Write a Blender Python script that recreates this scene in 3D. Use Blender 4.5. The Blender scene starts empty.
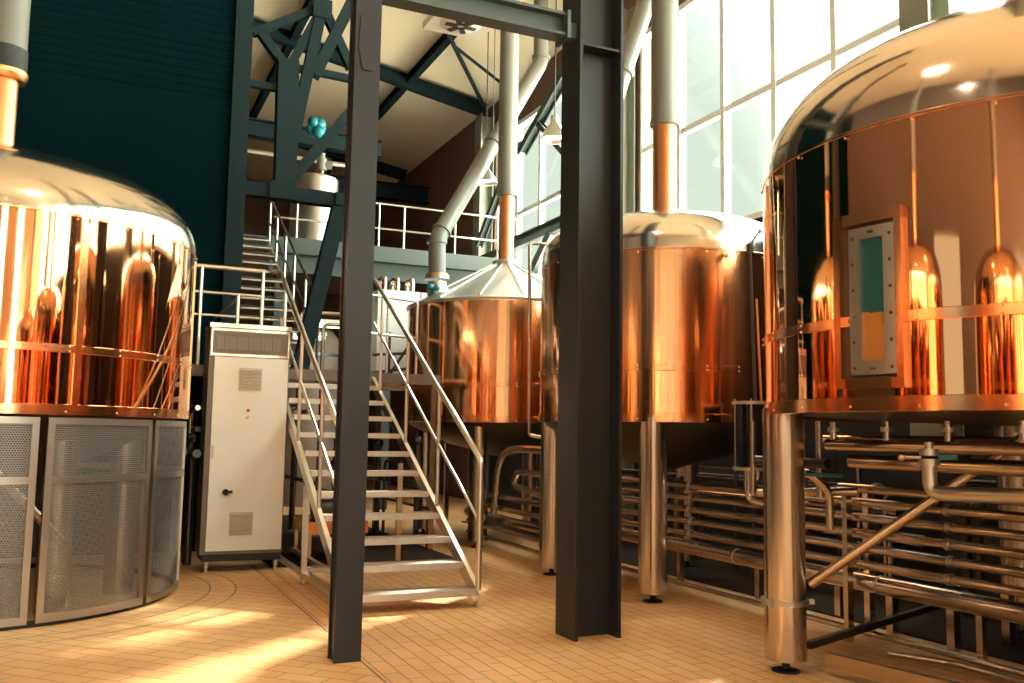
import bpy, math, random
from mathutils import Vector, Matrix
random.seed(7)
PI = math.pi
sc = bpy.context.scene
COL = sc.collection

# ------------------------------------------------------------------ materials
MATS = {}
def newmat(name):
    m = bpy.data.materials.new(name); m.use_nodes = True
    nt = m.node_tree
    for n in list(nt.nodes): nt.nodes.remove(n)
    out = nt.nodes.new('ShaderNodeOutputMaterial')
    MATS[name] = m
    return m, nt, out
def simple(name, col, rough=.5, metal=0., noise=.0, nscale=(6, 6, 6), bump=0., bscale=(20, 20, 20), rvar=0., coat=0., spec=None):
    m, nt, out = newmat(name)
    b = nt.nodes.new('ShaderNodeBsdfPrincipled')
    b.inputs['Base Color'].default_value = (*col, 1)
    b.inputs['Roughness'].default_value = rough
    b.inputs['Metallic'].default_value = metal
    if spec is not None: b.inputs['Specular IOR Level'].default_value = spec
    if coat: b.inputs['Coat Weight'].default_value = coat
    nt.links.new(b.outputs[0], out.inputs[0])
    tc = nt.nodes.new('ShaderNodeTexCoord')
    if noise or rvar:
        mp = nt.nodes.new('ShaderNodeMapping'); mp.inputs['Scale'].default_value = nscale
        nt.links.new(tc.outputs['Object'], mp.inputs[0])
        nz = nt.nodes.new('ShaderNodeTexNoise'); nz.inputs['Scale'].default_value = 1; nz.inputs['Detail'].default_value = 5
        nt.links.new(mp.outputs[0], nz.inputs['Vector'])
        if noise:
            mx = nt.nodes.new('ShaderNodeMix'); mx.data_type = 'RGBA'
            mx.inputs[6].default_value = (*[c * (1 - noise) for c in col], 1)
            mx.inputs[7].default_value = (*[min(1, c * (1 + noise)) for c in col], 1)
            nt.links.new(nz.outputs['Fac'], mx.inputs[0]); nt.links.new(mx.outputs[2], b.inputs['Base Color'])
        if rvar:
            mr = nt.nodes.new('ShaderNodeMapRange')
            mr.inputs[1].default_value = .3; mr.inputs[2].default_value = .7
            mr.inputs[3].default_value = max(0, rough - rvar); mr.inputs[4].default_value = rough + rvar
            nt.links.new(nz.outputs['Fac'], mr.inputs[0]); nt.links.new(mr.outputs[0], b.inputs['Roughness'])
    if bump:
        mp2 = nt.nodes.new('ShaderNodeMapping'); mp2.inputs['Scale'].default_value = bscale
        nt.links.new(tc.outputs['Object'], mp2.inputs[0])
        n2 = nt.nodes.new('ShaderNodeTexNoise'); n2.inputs['Scale'].default_value = 1; n2.inputs['Detail'].default_value = 2
        nt.links.new(mp2.outputs[0], n2.inputs['Vector'])
        bp = nt.nodes.new('ShaderNodeBump'); bp.inputs['Strength'].default_value = 1; bp.inputs['Distance'].default_value = bump
        nt.links.new(n2.outputs['Fac'], bp.inputs['Height']); nt.links.new(bp.outputs[0], b.inputs['Normal'])
    return m
simple('copper', (.87, .40, .195), .05, 1., noise=.08, nscale=(3, 3, .7), bump=.0011, bscale=(4, 4, .45), rvar=.03)
simple('copper_satin', (.88, .42, .20), .14, 1., noise=.08, nscale=(3, 3, .7), bump=.0014, bscale=(22, 22, .5), rvar=.05)
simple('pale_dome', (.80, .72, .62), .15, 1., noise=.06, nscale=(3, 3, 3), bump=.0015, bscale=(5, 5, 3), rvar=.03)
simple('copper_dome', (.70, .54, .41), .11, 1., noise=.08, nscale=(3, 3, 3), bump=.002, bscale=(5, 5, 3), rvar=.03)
simple('copper_band', (.82, .39, .18), .16, 1., noise=.15, nscale=(8, 8, 8))
simple('copper_pipe', (.84, .36, .16), .34, 1., noise=.12, nscale=(10, 10, 2))
simple('brass', (.80, .55, .28), .3, 1.)
simple('steel', (.58, .48, .40), .22, 1.)
simple('steel_leg', (.60, .50, .41), .22, 1., bump=.0012, bscale=(40, 40, .6))
simple('steel_pale', (.56, .545, .49), .34, 1.)
simple('roof_steel', (.36, .37, .33), .42, .8)
simple('skirt_steel', (.42, .39, .35), .32, 1.)
simple('steel_rail', (.72, .66, .58), .3, 1.)
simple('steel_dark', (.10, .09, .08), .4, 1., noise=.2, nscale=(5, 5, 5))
simple('teal_paint', (.005, .016, .020), .65, 0., noise=.12, nscale=(2, 2, 2), spec=.15)
simple('wall_column_paint', (.20, .21, .16), .55)
simple('green_paint', (.048, .068, .064), .5, 0., noise=.1)
simple('column_paint', (.022, .023, .025), .42, 0., noise=.18, nscale=(3, 3, .6), spec=.3)
simple('duct_grey', (.18, .185, .165), .45, .2, noise=.08, nscale=(4, 4, 1))
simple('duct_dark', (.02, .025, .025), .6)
simple('black', (.006, .007, .008), .14, spec=.35)
simple('rubber', (.012, .012, .013), .6)
simple('cream_paint', (.74, .715, .65), .42, 0., noise=.03)
simple('cream_grille', (.50, .44, .36), .5)
simple('vessel_paint', (.26, .19, .14), .5)
simple('floor_shade', (.032, .021, .014), .9, 0., noise=.3, spec=.1)  # floor colour darkened to stand in for shade
simple('cabinet_frame', (.15, .115, .09), .4, .3)
simple('terminal', (.20, .16, .13), .5, 0.)
simple('white_panel', (.82, .92, .92), .45, 0., noise=.03)
simple('concrete', (.20, .17, .14), .8, 0., noise=.2)
simple('ceiling_panel', (.90, .77, .55), .7, 0., noise=.05, nscale=(.5, .5, .5))
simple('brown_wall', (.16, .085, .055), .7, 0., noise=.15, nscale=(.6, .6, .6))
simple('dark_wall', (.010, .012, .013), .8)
simple('hall_wall', (.66, .56, .44), .7, 0., noise=.1)
simple('dim_wall', (.065, .046, .038), .7, 0., noise=.1)
simple('frame_white', (.80, .82, .78), .5)
simple('red_plastic', (.6, .03, .02), .35)
simple('cyan_plastic', (.012, .20, .25), .4, 0., noise=.4, nscale=(20, 20, 20))
simple('tread', (.60, .53, .46), .42, .85, noise=.2, nscale=(60, 60, 60), bump=.004, bscale=(90, 90, 90))
simple('grain', (.62, .28, .06), .6, 0., noise=.3, nscale=(30, 30, 30))

def wall_corr():
    m, nt, out = newmat('corrugated')
    b = nt.nodes.new('ShaderNodeBsdfPrincipled')
    b.inputs['Base Color'].default_value = (.0018, .010, .013, 1); b.inputs['Roughness'].default_value = .6; b.inputs['Specular IOR Level'].default_value = .0
    nt.links.new(b.outputs[0], out.inputs[0])
wall_corr()
def floor_tiles():
    m, nt, out = newmat('floor_tiles'); L = nt.links.new; N = nt.nodes.new
    b = N('ShaderNodeBsdfPrincipled'); L(b.outputs[0], out.inputs[0])
    tc = N('ShaderNodeTexCoord')
    def bricks(rot, loc, bw, rh):
        mp = N('ShaderNodeMapping'); mp.inputs['Rotation'].default_value = (0, 0, rot); mp.inputs['Location'].default_value = loc
        L(tc.outputs['Object'], mp.inputs[0])
        br = N('ShaderNodeTexBrick'); L(mp.outputs[0], br.inputs['Vector'])
        br.inputs['Scale'].default_value = 1; br.inputs['Brick Width'].default_value = bw; br.inputs['Row Height'].default_value = rh
        br.inputs['Mortar Size'].default_value = .0045; br.inputs['Mortar Smooth'].default_value = .2
        br.inputs['Color1'].default_value = (.78, .47, .205, 1); br.inputs['Color2'].default_value = (.70, .40, .165, 1)
        br.inputs['Mortar'].default_value = (.20, .10, .05, 1); br.inputs['Bias'].default_value = 0
        return br
    b1 = bricks(PI / 2, (0, .03, 0), .34, .125); b2 = bricks(PI / 4, (.04, .02, 0), .34, .155)
    sx = N('ShaderNodeSeparateXYZ'); L(tc.outputs['Object'], sx.inputs[0])
    lt = N('ShaderNodeMath'); lt.operation = 'LESS_THAN'; lt.inputs[1].default_value = 1.81; L(sx.outputs[0], lt.inputs[0])
    mx = N('ShaderNodeMix'); mx.data_type = 'RGBA'; L(lt.outputs[0], mx.inputs[0]); L(b1.outputs[0], mx.inputs[6]); L(b2.outputs[0], mx.inputs[7])
    # ring joints around the left tank
    vm = N('ShaderNodeVectorMath'); vm.operation = 'DISTANCE'; L(tc.outputs['Object'], vm.inputs[0]); vm.inputs[1].default_value = (-1.02, 10.22, 0)
    def line(src, at, w):
        s = N('ShaderNodeMath'); s.operation = 'SUBTRACT'; s.inputs[1].default_value = at; L(src, s.inputs[0])
        a = N('ShaderNodeMath'); a.operation = 'ABSOLUTE'; L(s.outputs[0], a.inputs[0])
        l = N('ShaderNodeMath'); l.operation = 'LESS_THAN'; l.inputs[1].default_value = w; L(a.outputs[0], l.inputs[0])
        return l.outputs[0]
    acc = line(vm.outputs['Value'], 2.21, .008)
    for o in (line(vm.outputs['Value'], 2.46, .008), line(sx.outputs[0], 1.81, .008)):
        ad = N('ShaderNodeMath'); ad.operation = 'MAXIMUM'; L(acc, ad.inputs[0]); L(o, ad.inputs[1]); acc = ad.outputs[0]
    m2 = N('ShaderNodeMix'); m2.data_type = 'RGBA'; L(acc, m2.inputs[0]); L(mx.outputs[2], m2.inputs[6]); m2.inputs[7].default_value = (.19, .10, .05, 1)
    nz = N('ShaderNodeTexNoise'); nz.inputs['Scale'].default_value = .8; nz.inputs['Detail'].default_value = 4; L(tc.outputs['Object'], nz.inputs['Vector'])
    m3 = N('ShaderNodeMix'); m3.data_type = 'RGBA'; m3.blend_type = 'MULTIPLY'; m3.inputs[0].default_value = 1.
    L(m2.outputs[2], m3.inputs[6]); cr = N('ShaderNodeValToRGB'); L(nz.outputs['Fac'], cr.inputs[0]); cr.color_ramp.elements[0].position = .35; cr.color_ramp.elements[0].color = (.84, .74, .66, 1); cr.color_ramp.elements[1].position = .6; cr.color_ramp.elements[1].color = (1, 1, 1, 1); L(cr.outputs[0], m3.inputs[7])
    L(m3.outputs[2], b.inputs['Base Color'])
    rg = N('ShaderNodeMapRange'); L(nz.outputs['Fac'], rg.inputs[0]); rg.inputs[3].default_value = .32; rg.inputs[4].default_value = .52
    L(rg.outputs[0], b.inputs['Roughness'])
    bp = N('ShaderNodeBump'); bp.inputs['Distance'].default_value = .003; bp.invert = True
    L(acc, bp.inputs['Height']); L(bp.outputs[0], b.inputs['Normal'])
floor_tiles()
def glass_mat():
    m, nt, out = newmat('pane_glass'); L = nt.links.new; N = nt.nodes.new
    t = N('ShaderNodeBsdfTransparent'); t.inputs[0].default_value = (.96, .98, .96, 1)
    g = N('ShaderNodeBsdfGlossy'); g.inputs['Roughness'].default_value = .03
    mx = N('ShaderNodeMixShader'); mx.inputs[0].default_value = .04; L(t.outputs[0], mx.inputs[1]); L(g.outputs[0], mx.inputs[2]); L(mx.outputs[0], out.inputs[0])
glass_mat()
def sight_glass():
    m, nt, out = newmat('sight_glass'); L = nt.links.new; N = nt.nodes.new
    b = N('ShaderNodeBsdfPrincipled'); L(b.outputs[0], out.inputs[0]); b.inputs['Roughness'].default_value = .08
    tc = N('ShaderNodeTexCoord'); sx = N('ShaderNodeSeparateXYZ'); L(tc.outputs['Object'], sx.inputs[0])
    nz = N('ShaderNodeTexNoise'); nz.inputs['Scale'].default_value = 9; L(tc.outputs['Object'], nz.inputs['Vector'])
    ml = N('ShaderNodeMath'); ml.operation = 'MULTIPLY_ADD'; ml.inputs[1].default_value = .06; L(nz.outputs['Fac'], ml.inputs[0]); L(sx.outputs[2], ml.inputs[2])
    lt = N('ShaderNodeMath'); lt.operation = 'LESS_THAN'; lt.inputs[1].default_value = 2.38; L(ml.outputs[0], lt.inputs[0])
    mx = N('ShaderNodeMix'); mx.data_type = 'RGBA'; L(lt.outputs[0], mx.inputs[0])
    mx.inputs[6].default_value = (.02, .085, .085, 1); mx.inputs[7].default_value = (.42, .17, .04, 1)
    L(mx.outputs[2], b.inputs['Base Color'])
sight_glass()
def mesh_mat():
    # perforated sheet: staggered round holes cut as transparency, in cylindrical coordinates of the panel (UV)
    m, nt, out = newmat('perforated_sheet'); L = nt.links.new; N = nt.nodes.new
    b = N('ShaderNodeBsdfPrincipled'); b.inputs['Metallic'].default_value = .8; b.inputs['Base Color'].default_value = (.26, .25, .235, 1); b.inputs['Roughness'].default_value = .42
    t = N('ShaderNodeBsdfTransparent')
    uv = N('ShaderNodeUVMap')
    sx = N('ShaderNodeSeparateXYZ'); L(uv.outputs[0], sx.inputs[0])
    P = .021
    def mth(op, a, bv=None):
        n = N('ShaderNodeMath'); n.operation = op
        if isinstance(a, float): n.inputs[0].default_value = a
        else: L(a, n.inputs[0])
        if bv is not None:
            if isinstance(bv, float): n.inputs[1].default_value = bv
            else: L(bv, n.inputs[1])
        return n.outputs[0]
    row = mth('DIVIDE', sx.outputs[1], P * .866)
    rid = mth('FLOOR', row)
    odd = mth('MODULO', rid, 2.)
    u = mth('ADD', mth('DIVIDE', sx.outputs[0], P), mth('MULTIPLY', odd, .5))
    fu = mth('SUBTRACT', mth('FRACT', u), .5); fv = mth('MULTIPLY', mth('SUBTRACT', mth('FRACT', row), .5), .866)
    d = mth('SQRT', mth('ADD', mth('MULTIPLY', fu, fu), mth('MULTIPLY', fv, fv)))
    hole = mth('LESS_THAN', d, .34)
    mx = N('ShaderNodeMixShader'); L(hole, mx.inputs[0]); L(b.outputs[0], mx.inputs[1]); L(t.outputs[0], mx.inputs[2]); L(mx.outputs[0], out.inputs[0])
mesh_mat()
def emit(name, col, s):
    m, nt, out = newmat(name)
    e = nt.nodes.new('ShaderNodeEmission'); e.inputs[0].default_value = (*col, 1); e.inputs[1].default_value = s
    nt.links.new(e.outputs[0], out.inputs[0])
emit('lamp_glow', (1, .88, .7), 9.)
emit('tube_glow', (1, .92, .7), 3.)

# ------------------------------------------------------------------ mesh builder
class MB:
    def __init__(s): s.v = []; s.f = []; s.sm = []; s.uv = None
    def add(s, v, f, smooth=False):
        b = len(s.v); s.v += [tuple(p) for p in v]; s.f += [tuple(b + i for i in q) for q in f]; s.sm += [smooth] * len(f); return s
    def box(s, x0, x1, y0, y1, z0, z1):
        v = [(x, y, z) for z in (z0, z1) for y in (y0, y1) for x in (x0, x1)]
        return s.add(v, [(0, 2, 3, 1), (4, 5, 7, 6), (0, 1, 5, 4), (2, 6, 7, 3), (0, 4, 6, 2), (1, 3, 7, 5)])
    def bar(s, a, b, w, h, up=(0, 0, 1)):
        a, b = Vector(a), Vector(b); d = (b - a).normalized(); u = Vector(up)
        if abs(d.dot(u)) > .98: u = Vector((0, 1, 0))
        r = d.cross(u).normalized(); u = r.cross(d).normalized()
        v = [p + r * (i * w / 2) + u * (j * h / 2) for p in (a, b) for i, j in ((-1, -1), (1, -1), (1, 1), (-1, 1))]
        return s.add(v, [(3, 2, 1, 0), (4, 5, 6, 7), (0, 1, 5, 4), (1, 2, 6, 5), (2, 3, 7, 6), (3, 0, 4, 7)])
    def ibeam(s, a, b, w, h, tf=.025, tw=.018, up=(0, 0, 1)):
        # flanges of width w, overall depth h along up
        a, b = Vector(a), Vector(b); d = (b - a).normalized(); u = Vector(up); r = d.cross(u).normalized(); u = r.cross(d).normalized()
        for k in (-1, 1):
            o = u * (k * (h - tf) / 2); s.bar(a + o, b + o, w, tf, u)
        s.bar(a, b, tw, h - tf * 2, u); return s
    def tube(s, pts, r, seg=14, bend=0., cap=True):
        P = [Vector(p) for p in pts]
        if bend and len(P) > 2:
            Q = [P[0]]
            for i in range(1, len(P) - 1):
                p, a, c = P[i], P[i - 1], P[i + 1]
                k = min(bend, (a - p).length * .48, (c - p).length * .48)
                s0 = p + (a - p).normalized() * k; s1 = p + (c - p).normalized() * k
                for j in range(7):
                    t = j / 6; Q.append(s0.lerp(p, t).lerp(p.lerp(s1, t), t))
            Q.append(P[-1]); P = Q
        n = len(P); T = []
        for i in range(n):
            if i == 0: t = P[1] - P[0]
            elif i == n - 1: t = P[-1] - P[-2]
            else: t = (P[i + 1] - P[i]).normalized() + (P[i] - P[i - 1]).normalized()
            T.append(t.normalized())
        u = Vector((0, 0, 1)) if abs(T[0].z) < .9 else Vector((1, 0, 0))
        u = (u - T[0] * u.dot(T[0])).normalized(); V = []
        for i in range(n):
            u = (u - T[i] * u.dot(T[i])).normalized(); w = T[i].cross(u)
            for k in range(seg):
                a = 2 * PI * k / seg; V.append(P[i] + (u * math.cos(a) + w * math.sin(a)) * r)
        F = [(i * seg + k, i * seg + (k + 1) % seg, (i + 1) * seg + (k + 1) % seg, (i + 1) * seg + k) for i in range(n - 1) for k in range(seg)]
        s.add(V, F, True)
        if cap:
            s.add([V[k] for k in range(seg)], [tuple(reversed(range(seg)))]); s.add([V[(n - 1) * seg + k] for k in range(seg)], [tuple(range(seg))])
        return s
    def lathe(s, prof, c=(0, 0), seg=96, smooth=True, a0=0., a1=2 * PI):
        full = abs(a1 - a0 - 2 * PI) < 1e-6; m = seg if full else seg + 1; V = []
        for r, z in prof:
            for k in range(m):
                a = a0 + (a1 - a0) * k / seg; V.append((c[0] + r * math.cos(a), c[1] + r * math.sin(a), z))
        F = []
        for i in range(len(prof) - 1):
            for k in range(seg):
                k2 = (k + 1) % m if full else k + 1
                F.append((i * m + k, i * m + k2, (i + 1) * m + k2, (i + 1) * m + k))
        return s.add(V, F, smooth)
    def arcblock(s, c, r0, r1, a0, a1, z0, z1, seg=12):
        # curved slab between two radii
        s.lathe([(r0, z0), (r1, z0), (r1, z1), (r0, z1), (r0, z0)], c, seg, False, a0, a1)
        for a in (a0, a1):
            s.add([(c[0] + r * math.cos(a), c[1] + r * math.sin(a), z) for r, z in ((r0, z0), (r1, z0), (r1, z1), (r0, z1))], [(0, 1, 2, 3)])
        return s
    def ball(s, c, r, seg=10):
        pr = [(max(1e-4, r * math.sin(PI * i / 6)), c[2] - r * math.cos(PI * i / 6)) for i in range(7)]
        return s.lathe(pr, c[:2], seg)
    def build(s, name, mat, parent=None, **props):
        me = bpy.data.meshes.new(name); me.from_pydata(s.v, [], s.f)
        me.polygons.foreach_set('use_smooth', s.sm)
        me.materials.append(MATS[mat]); me.update()
        if any(s.sm):
            try: me.set_sharp_from_angle(angle=math.radians(40))
            except Exception: pass
        o = bpy.data.objects.new(name, me); COL.objects.link(o)
        if parent is not None:
            o.parent = parent; o.matrix_parent_inverse = parent.matrix_basis.inverted()
        for k, v in props.items(): o[k] = v
        return o
def thing(name, loc, label, cat, group=None):
    o = bpy.data.objects.new(name, None); COL.objects.link(o); o.location = loc; o.empty_display_size = .1
    o['label'] = label; o['category'] = cat
    if group: o['group'] = group
    return o
def tag(o, label, cat, group=None):
    o['label'] = label; o['category'] = cat
    if group: o['group'] = group
    return o
def struct(mb, name, mat, parent=None):
    return mb.build(name, mat, parent, kind='structure')
D2R = math.radians

# ------------------------------------------------------------------ setting
XL, XR, YB, YF = -7.5, 8.5, -7.0, 33.0
struct(MB().box(XL - .3, XR + .3, YB - .3, YF + .3, -.2, 0), 'floor', 'floor_tiles')
def zr(x): return 9.75 + .18 * (8.0 - x)
c = MB(); v = [(x, y, zr(x) + dz) for dz in (0, .15) for x, y in ((XL - .3, YB - .3), (XR + .3, YB - .3), (XR + .3, YF + .3), (XL - .3, YF + .3))]
c.add(v, [(0, 3, 2, 1), (4, 5, 6, 7), (0, 1, 5, 4), (1, 2, 6, 5), (2, 3, 7, 6), (3, 0, 4, 7)])
struct(c, 'ceiling', 'ceiling_panel')
struct(MB().box(6.25, 8.49, 1.2, 16, 0, .012), 'trim_shade_2', 'floor_shade')  # dark strip added over the tiles as painted shade under the tanks
struct(MB().box(2.0, 4.35, 11.2, 18, 0, .012), 'trim_shade_3', 'floor_shade')  # dark slab added as painted shade under the stairs
# right wall with tall windows between wall columns at y = 1.0, 7.4, 13.8, 20.2
w = MB()
SILL, HEAD = 4.75, 8.75
w.box(XR, XR + .25, YB, YF, HEAD, zr(XR) + .1)
w.box(XR, XR + .25, 20.0, YF, 0, HEAD)
for y in (-5.4, 1.0, 7.4, 13.8): w.box(XR, XR + .25, y - .28, y + .28, SILL, HEAD)
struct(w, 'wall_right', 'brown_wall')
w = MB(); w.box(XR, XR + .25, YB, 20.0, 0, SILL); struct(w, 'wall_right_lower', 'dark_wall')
def window(n, y0, y1):
    f = MB(); t = .07
    f.box(XR - .02, XR + .14, y0, y1, HEAD - .1, HEAD); f.box(XR - .02, XR + .14, y0, y1, SILL, SILL + .08)
    k = 5
    for i in range(k + 1):
        y = y0 + (y1 - y0) * i / k; wd = .05 if 0 < i < k else .07
        f.box(XR, XR + .12, max(y0, y - wd), min(y1, y + wd), SILL, HEAD)
    for z in (6.6,): f.box(XR + .01, XR + .11, y0, y1, z - .05, z + .05)
    fo = struct(f, 'window_%d' % n, 'frame_white')
    struct(MB().box(XR + .05, XR + .06, y0, y1, SILL, HEAD), 'pane', 'pane_glass', fo)
for n, (a, b) in enumerate(((-5.1, .72), (1.28, 7.12), (7.68, 13.52), (14.08, 19.92))): window(n + 1, a, b)
# far wall, wall behind the viewpoint, wall on the left of the hall
struct(MB().box(XL, XR, YF, YF + .25, 0, 12.8), 'wall_back', 'brown_wall')
w = MB(); w.box(XL, XR, YB - .25, YB, 0, 1.6); w.box(XL, XR, YB - .25, YB, 7.2, 12.8)
for a_, b_ in ((XL, -7.0), (-5.7, -4.9), (-3.6, -2.8), (-1.5, -.7), (.6, 2.0), (2.8, 4.4), (5.2, XR)): w.box(a_, b_, YB - .25, YB, 1.6, 7.2)  # openings in this unseen wall added to brighten the copper reflections
struct(w, 'wall_front', 'hall_wall')
w = MB(); w.box(XL - .25, XL, YB, YF, 0, 2.2); w.box(XL - .25, XL, YB, YF, 5.2, 12.8); w.box(XL - .25, XL, YB, -6.3, 2.2, 5.2); w.box(XL - .25, XL, -3.6, 1.2, 2.2, 5.2); w.box(XL - .25, XL, 3.4, YF, 2.2, 5.2)  # unseen opening nearest the front wall added to brighten the copper
struct(w, 'wall_left_side', 'dim_wall')
# dark ribbed partition wall behind the left tank, with its edge trim
w = MB(); WX = 1.52; WY = 13.0
prof = []; z = 0.
while z < 10.8:
    fine = z >= 5.9
    st = .115 if fine else .34
    prof += [(0, z), (0, z + st * .55), (.02 if fine else .006, z + st * .68), (.02 if fine else .006, z + st * .88)]
    z += st
V = [(x, WY - d, zz) for x in (XL, WX) for d, zz in prof]; n = len(prof)
w.add(V, [(i, n + i, n + i + 1, i + 1) for i in range(n - 1)])
w.box(XL, WX, WY + .001, WY + .16, 0, 10.85)
struct(w, 'wall_left', 'corrugated')
t = MB(); t.box(WX - .02, WX + .05, WY - .07, WY + .2, 0, 10.8); t.box(WX + .05, WX + .22, WY - .05, WY + .2, 0, 10.8)
struct(t, 'trim_1', 'teal_paint')

# ------------------------------------------------------------------ roof steel
def ibeam_thing(name, a, b, w, h, mat, label, cat='beam', group=None, up=(0, 0, 1)):
    return tag(MB().ibeam(a, b, w, h, up=up).build(name, mat), label, cat, group)
for y, lab in ((20.2, 'dark sloping roof rafter nearest, crossing the ceiling behind the left steel column'),
               (26.6, 'second sloping roof rafter deeper in the hall under the beige ceiling'),
               (32.6, 'farthest dark roof rafter against the back wall')):
    ibeam_thing('roof_rafter', (XL + .1, y, zr(XL) - .24), (8.3, y, zr(8.3) - .24), .2, .3, 'teal_paint', lab, 'beam', 'roof rafters')
for x, lab in ((6.35, 'long roof purlin running away above the middle copper tank stack'), (3.6, 'long roof purlin running away above the upper stair'),
               (1.0, 'long roof purlin running away above the ribbed wall edge')):
    ibeam_thing('roof_purlin', (x, 14.2, zr(x) - .13), (x, 32.5, zr(x) - .13), .16, .2, 'teal_paint', lab, 'beam', 'roof purlins')
def rod(name, a, b, r, mat, label, cat): return tag(MB().tube([a, b], r, 8).build(name, mat), label, cat)
rb_ = thing('roof_bracing', (7, 18, zr(7)), 'crossed dark roof tie rods behind the panel lamp, running down to the window wall', 'bracing')
MB().tube([(5.55, 16.3, zr(5.55) - .3), (8.2, 20.0, zr(8.2) - .3)], .05, 8).build('rod', 'teal_paint', rb_)
MB().tube([(6.5, 17.6, zr(6.5) - .3), (8.2, 18.6, zr(8.2) - .28)], .035, 8).build('rod', 'teal_paint', rb_)

# ------------------------------------------------------------------ steel columns
def icolumn(name, x0, x1, y0, y1, z1, mat, label, tf=.028, plates=()):
    root = thing(name, ((x0 + x1) / 2, (y0 + y1) / 2, 0), label, 'column')
    m = MB(); m.box(x0, x0 + tf, y0, y1, 0, z1); m.box(x1 - tf, x1, y0, y1, 0, z1)
    ym = (y0 + y1) / 2; m.box(x0 + tf, x1 - tf, ym - .012, ym + .012, 0, z1)
    m.build('shaft', mat, root)
    for z in plates: MB().box(x0 + tf, x1 - tf, y0 + .01, y1 - .01, z, z + .02).build('stiffener', mat, root)
    return root
# right front column (I section, open side to the viewer)
cr = icolumn('steel_column', 3.52, 3.94, 6.53, 6.86, zr(3.7) - .05, 'column_paint', 'dark wide-flange steel column standing in front of the middle tanks, right of the stairs', plates=(4.86,))
# left front column: closed face to the viewer
x0, x1, y0, y1 = 1.61, 1.805, 6.50, 6.68
cl = thing('steel_column', (1.7, 6.6, 0), 'dark slender steel column standing in front of the stair flight', 'column')
m = MB(); m.box(x0, x1, y0, y0 + .02, 0, zr(1.7) - .05); m.box(x0, x1, y1 - .02, y1, 0, zr(1.7) - .05); m.box(x0 + .015, x1 - .03, y0 + .02, y1 - .02, 0, zr(1.7) - .05)
m.build('shaft', 'column_paint', cl)
m = MB(); pz = [(1.645, 4.68), (1.68, 4.74), (1.735, 4.72), (1.765, 4.52), (1.745, 4.28), (1.67, 4.28), (1.635, 4.45)]
V = [(x, y, z) for y in (y0 - .015, y0 + .005) for x, z in pz]; k = len(pz)
m.add(V, [tuple(range(k)), tuple(reversed(range(k, 2 * k)))] + [(i, k + i, k + (i + 1) % k, (i + 1) % k) for i in range(k)])
m.build('gusset_plate', 'column_paint', cl)
# cross beam between the two front columns
cb = thing('cross_beam', (2.6, 6.6, 5), 'grey steel beam bolted between the two front columns at the top', 'beam')
MB().ibeam((1.845, 6.64, 5.02), (3.40, 6.64, 5.02), .16, .2).build('beam', 'green_paint', cb)
m = MB(); m.box(3.40, 3.43, 6.53, 6.75, 4.89, 5.13); m.box(3.43, 3.52, 6.6, 6.68, 4.93, 5.06); m.build('end_plate', 'green_paint', cb)
m = MB(); m.box(1.805, 1.845, 6.55, 6.73, 4.9, 5.13); m.build('end_plate', 'green_paint', cb)
# wall columns along the windows
for y, lab in ((7.2, 'grey green wall column rising behind the dome of the near right tank'), (13.8, 'pale grey green wall column between window bays, right of the front column'),
               (20.2, 'far grey green wall column behind the faceted tank')):
    icolumn('wall_column', 8.1, 8.45, y - .2, y + .2, zr(8.2) - .4, 'wall_column_paint', lab)
# girder bits near the far windows
g = thing('bracket_girder', (8.1, 17, 5.7), 'green bracket girder with hanging foot in front of the far window', 'beam')
MB().ibeam((8.1, 15.2, 5.72), (8.1, 18.6, 5.72), .18, .26).build('girder', 'green_paint', g)
MB().bar((8.1, 16.2, 5.6), (7.75, 16.7, 4.5), .2, .12).build('foot', 'green_paint', g)
g = thing('window_brace', (8, 19, 5.6), 'diagonal green brace between wall column and grey stack of the faceted tank', 'beam')
MB().ibeam((8.0, 19.75, 6.0), (8.0, 17.6, 7.9), .14, .16, up=(1, 0, 0)).build('brace', 'green_paint', g)
MB().ibeam((8.0, 19.9, 5.62), (8.0, 18.6, 5.62), .14, .18).build('strut', 'green_paint', g)
g = thing('window_brace', (8, 15.2, 7.6), 'branching roof brace at the window head left of the wide column', 'beam')
MB().ibeam((8.0, 17.4, 7.6), (8.0, 14.1, 9.3), .16, .2, up=(1, 0, 0)).build('brace', 'green_paint', g)
MB().ibeam((8.0, 16.6, 8.0), (8.0, 15.0, 6.7), .12, .14, up=(1, 0, 0)).build('brace', 'green_paint', g)

# dark K-bracing behind the ribbed wall edge
kb = thing('steel_bracing', (2.6, 13.3, 5.0), 'dark teal steel bracing fan beside the ribbed wall, above the upper stair', 'bracing')
Y = 13.42
for a, b, w_, h_ in (((2.35, 5.1), (2.32, 7.05), .3, .24), ((2.32, 5.15), (2.78, 7.9), .16, .16), ((2.30, 5.08), (3.45, 6.66), .16, .16),
                     ((3.19, 5.04), (2.66, 2.44), .22, .2), ((1.74, 5.06), (3.3, 5.04), .2, .2), ((1.80, 7.38), (2.76, 7.98), .11, .11), ((2.80, 8.02), (3.27, 7.12), .13, .13),
                     ((1.92, 7.40), (2.26, 7.0), .13, .13), ((2.36, 7.0), (2.76, 7.9), .13, .13), ((2.72, 6.9), (3.3, 8.3), .17, .17), ((1.75, 6.62), (2.3, 6.62), .1, .1), ((2.8, 7.9), (2.8, 10.4), .16, .2),
                     ((2.3, 6.98), (3.4, 6.95), .1, .1)):
    MB().ibeam((a[0], Y, a[1]), (b[0], Y, b[1]), w_, h_, tf=.02, tw=.02, up=(0, 1, 0)).build('brace', 'teal_paint', kb)
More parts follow.
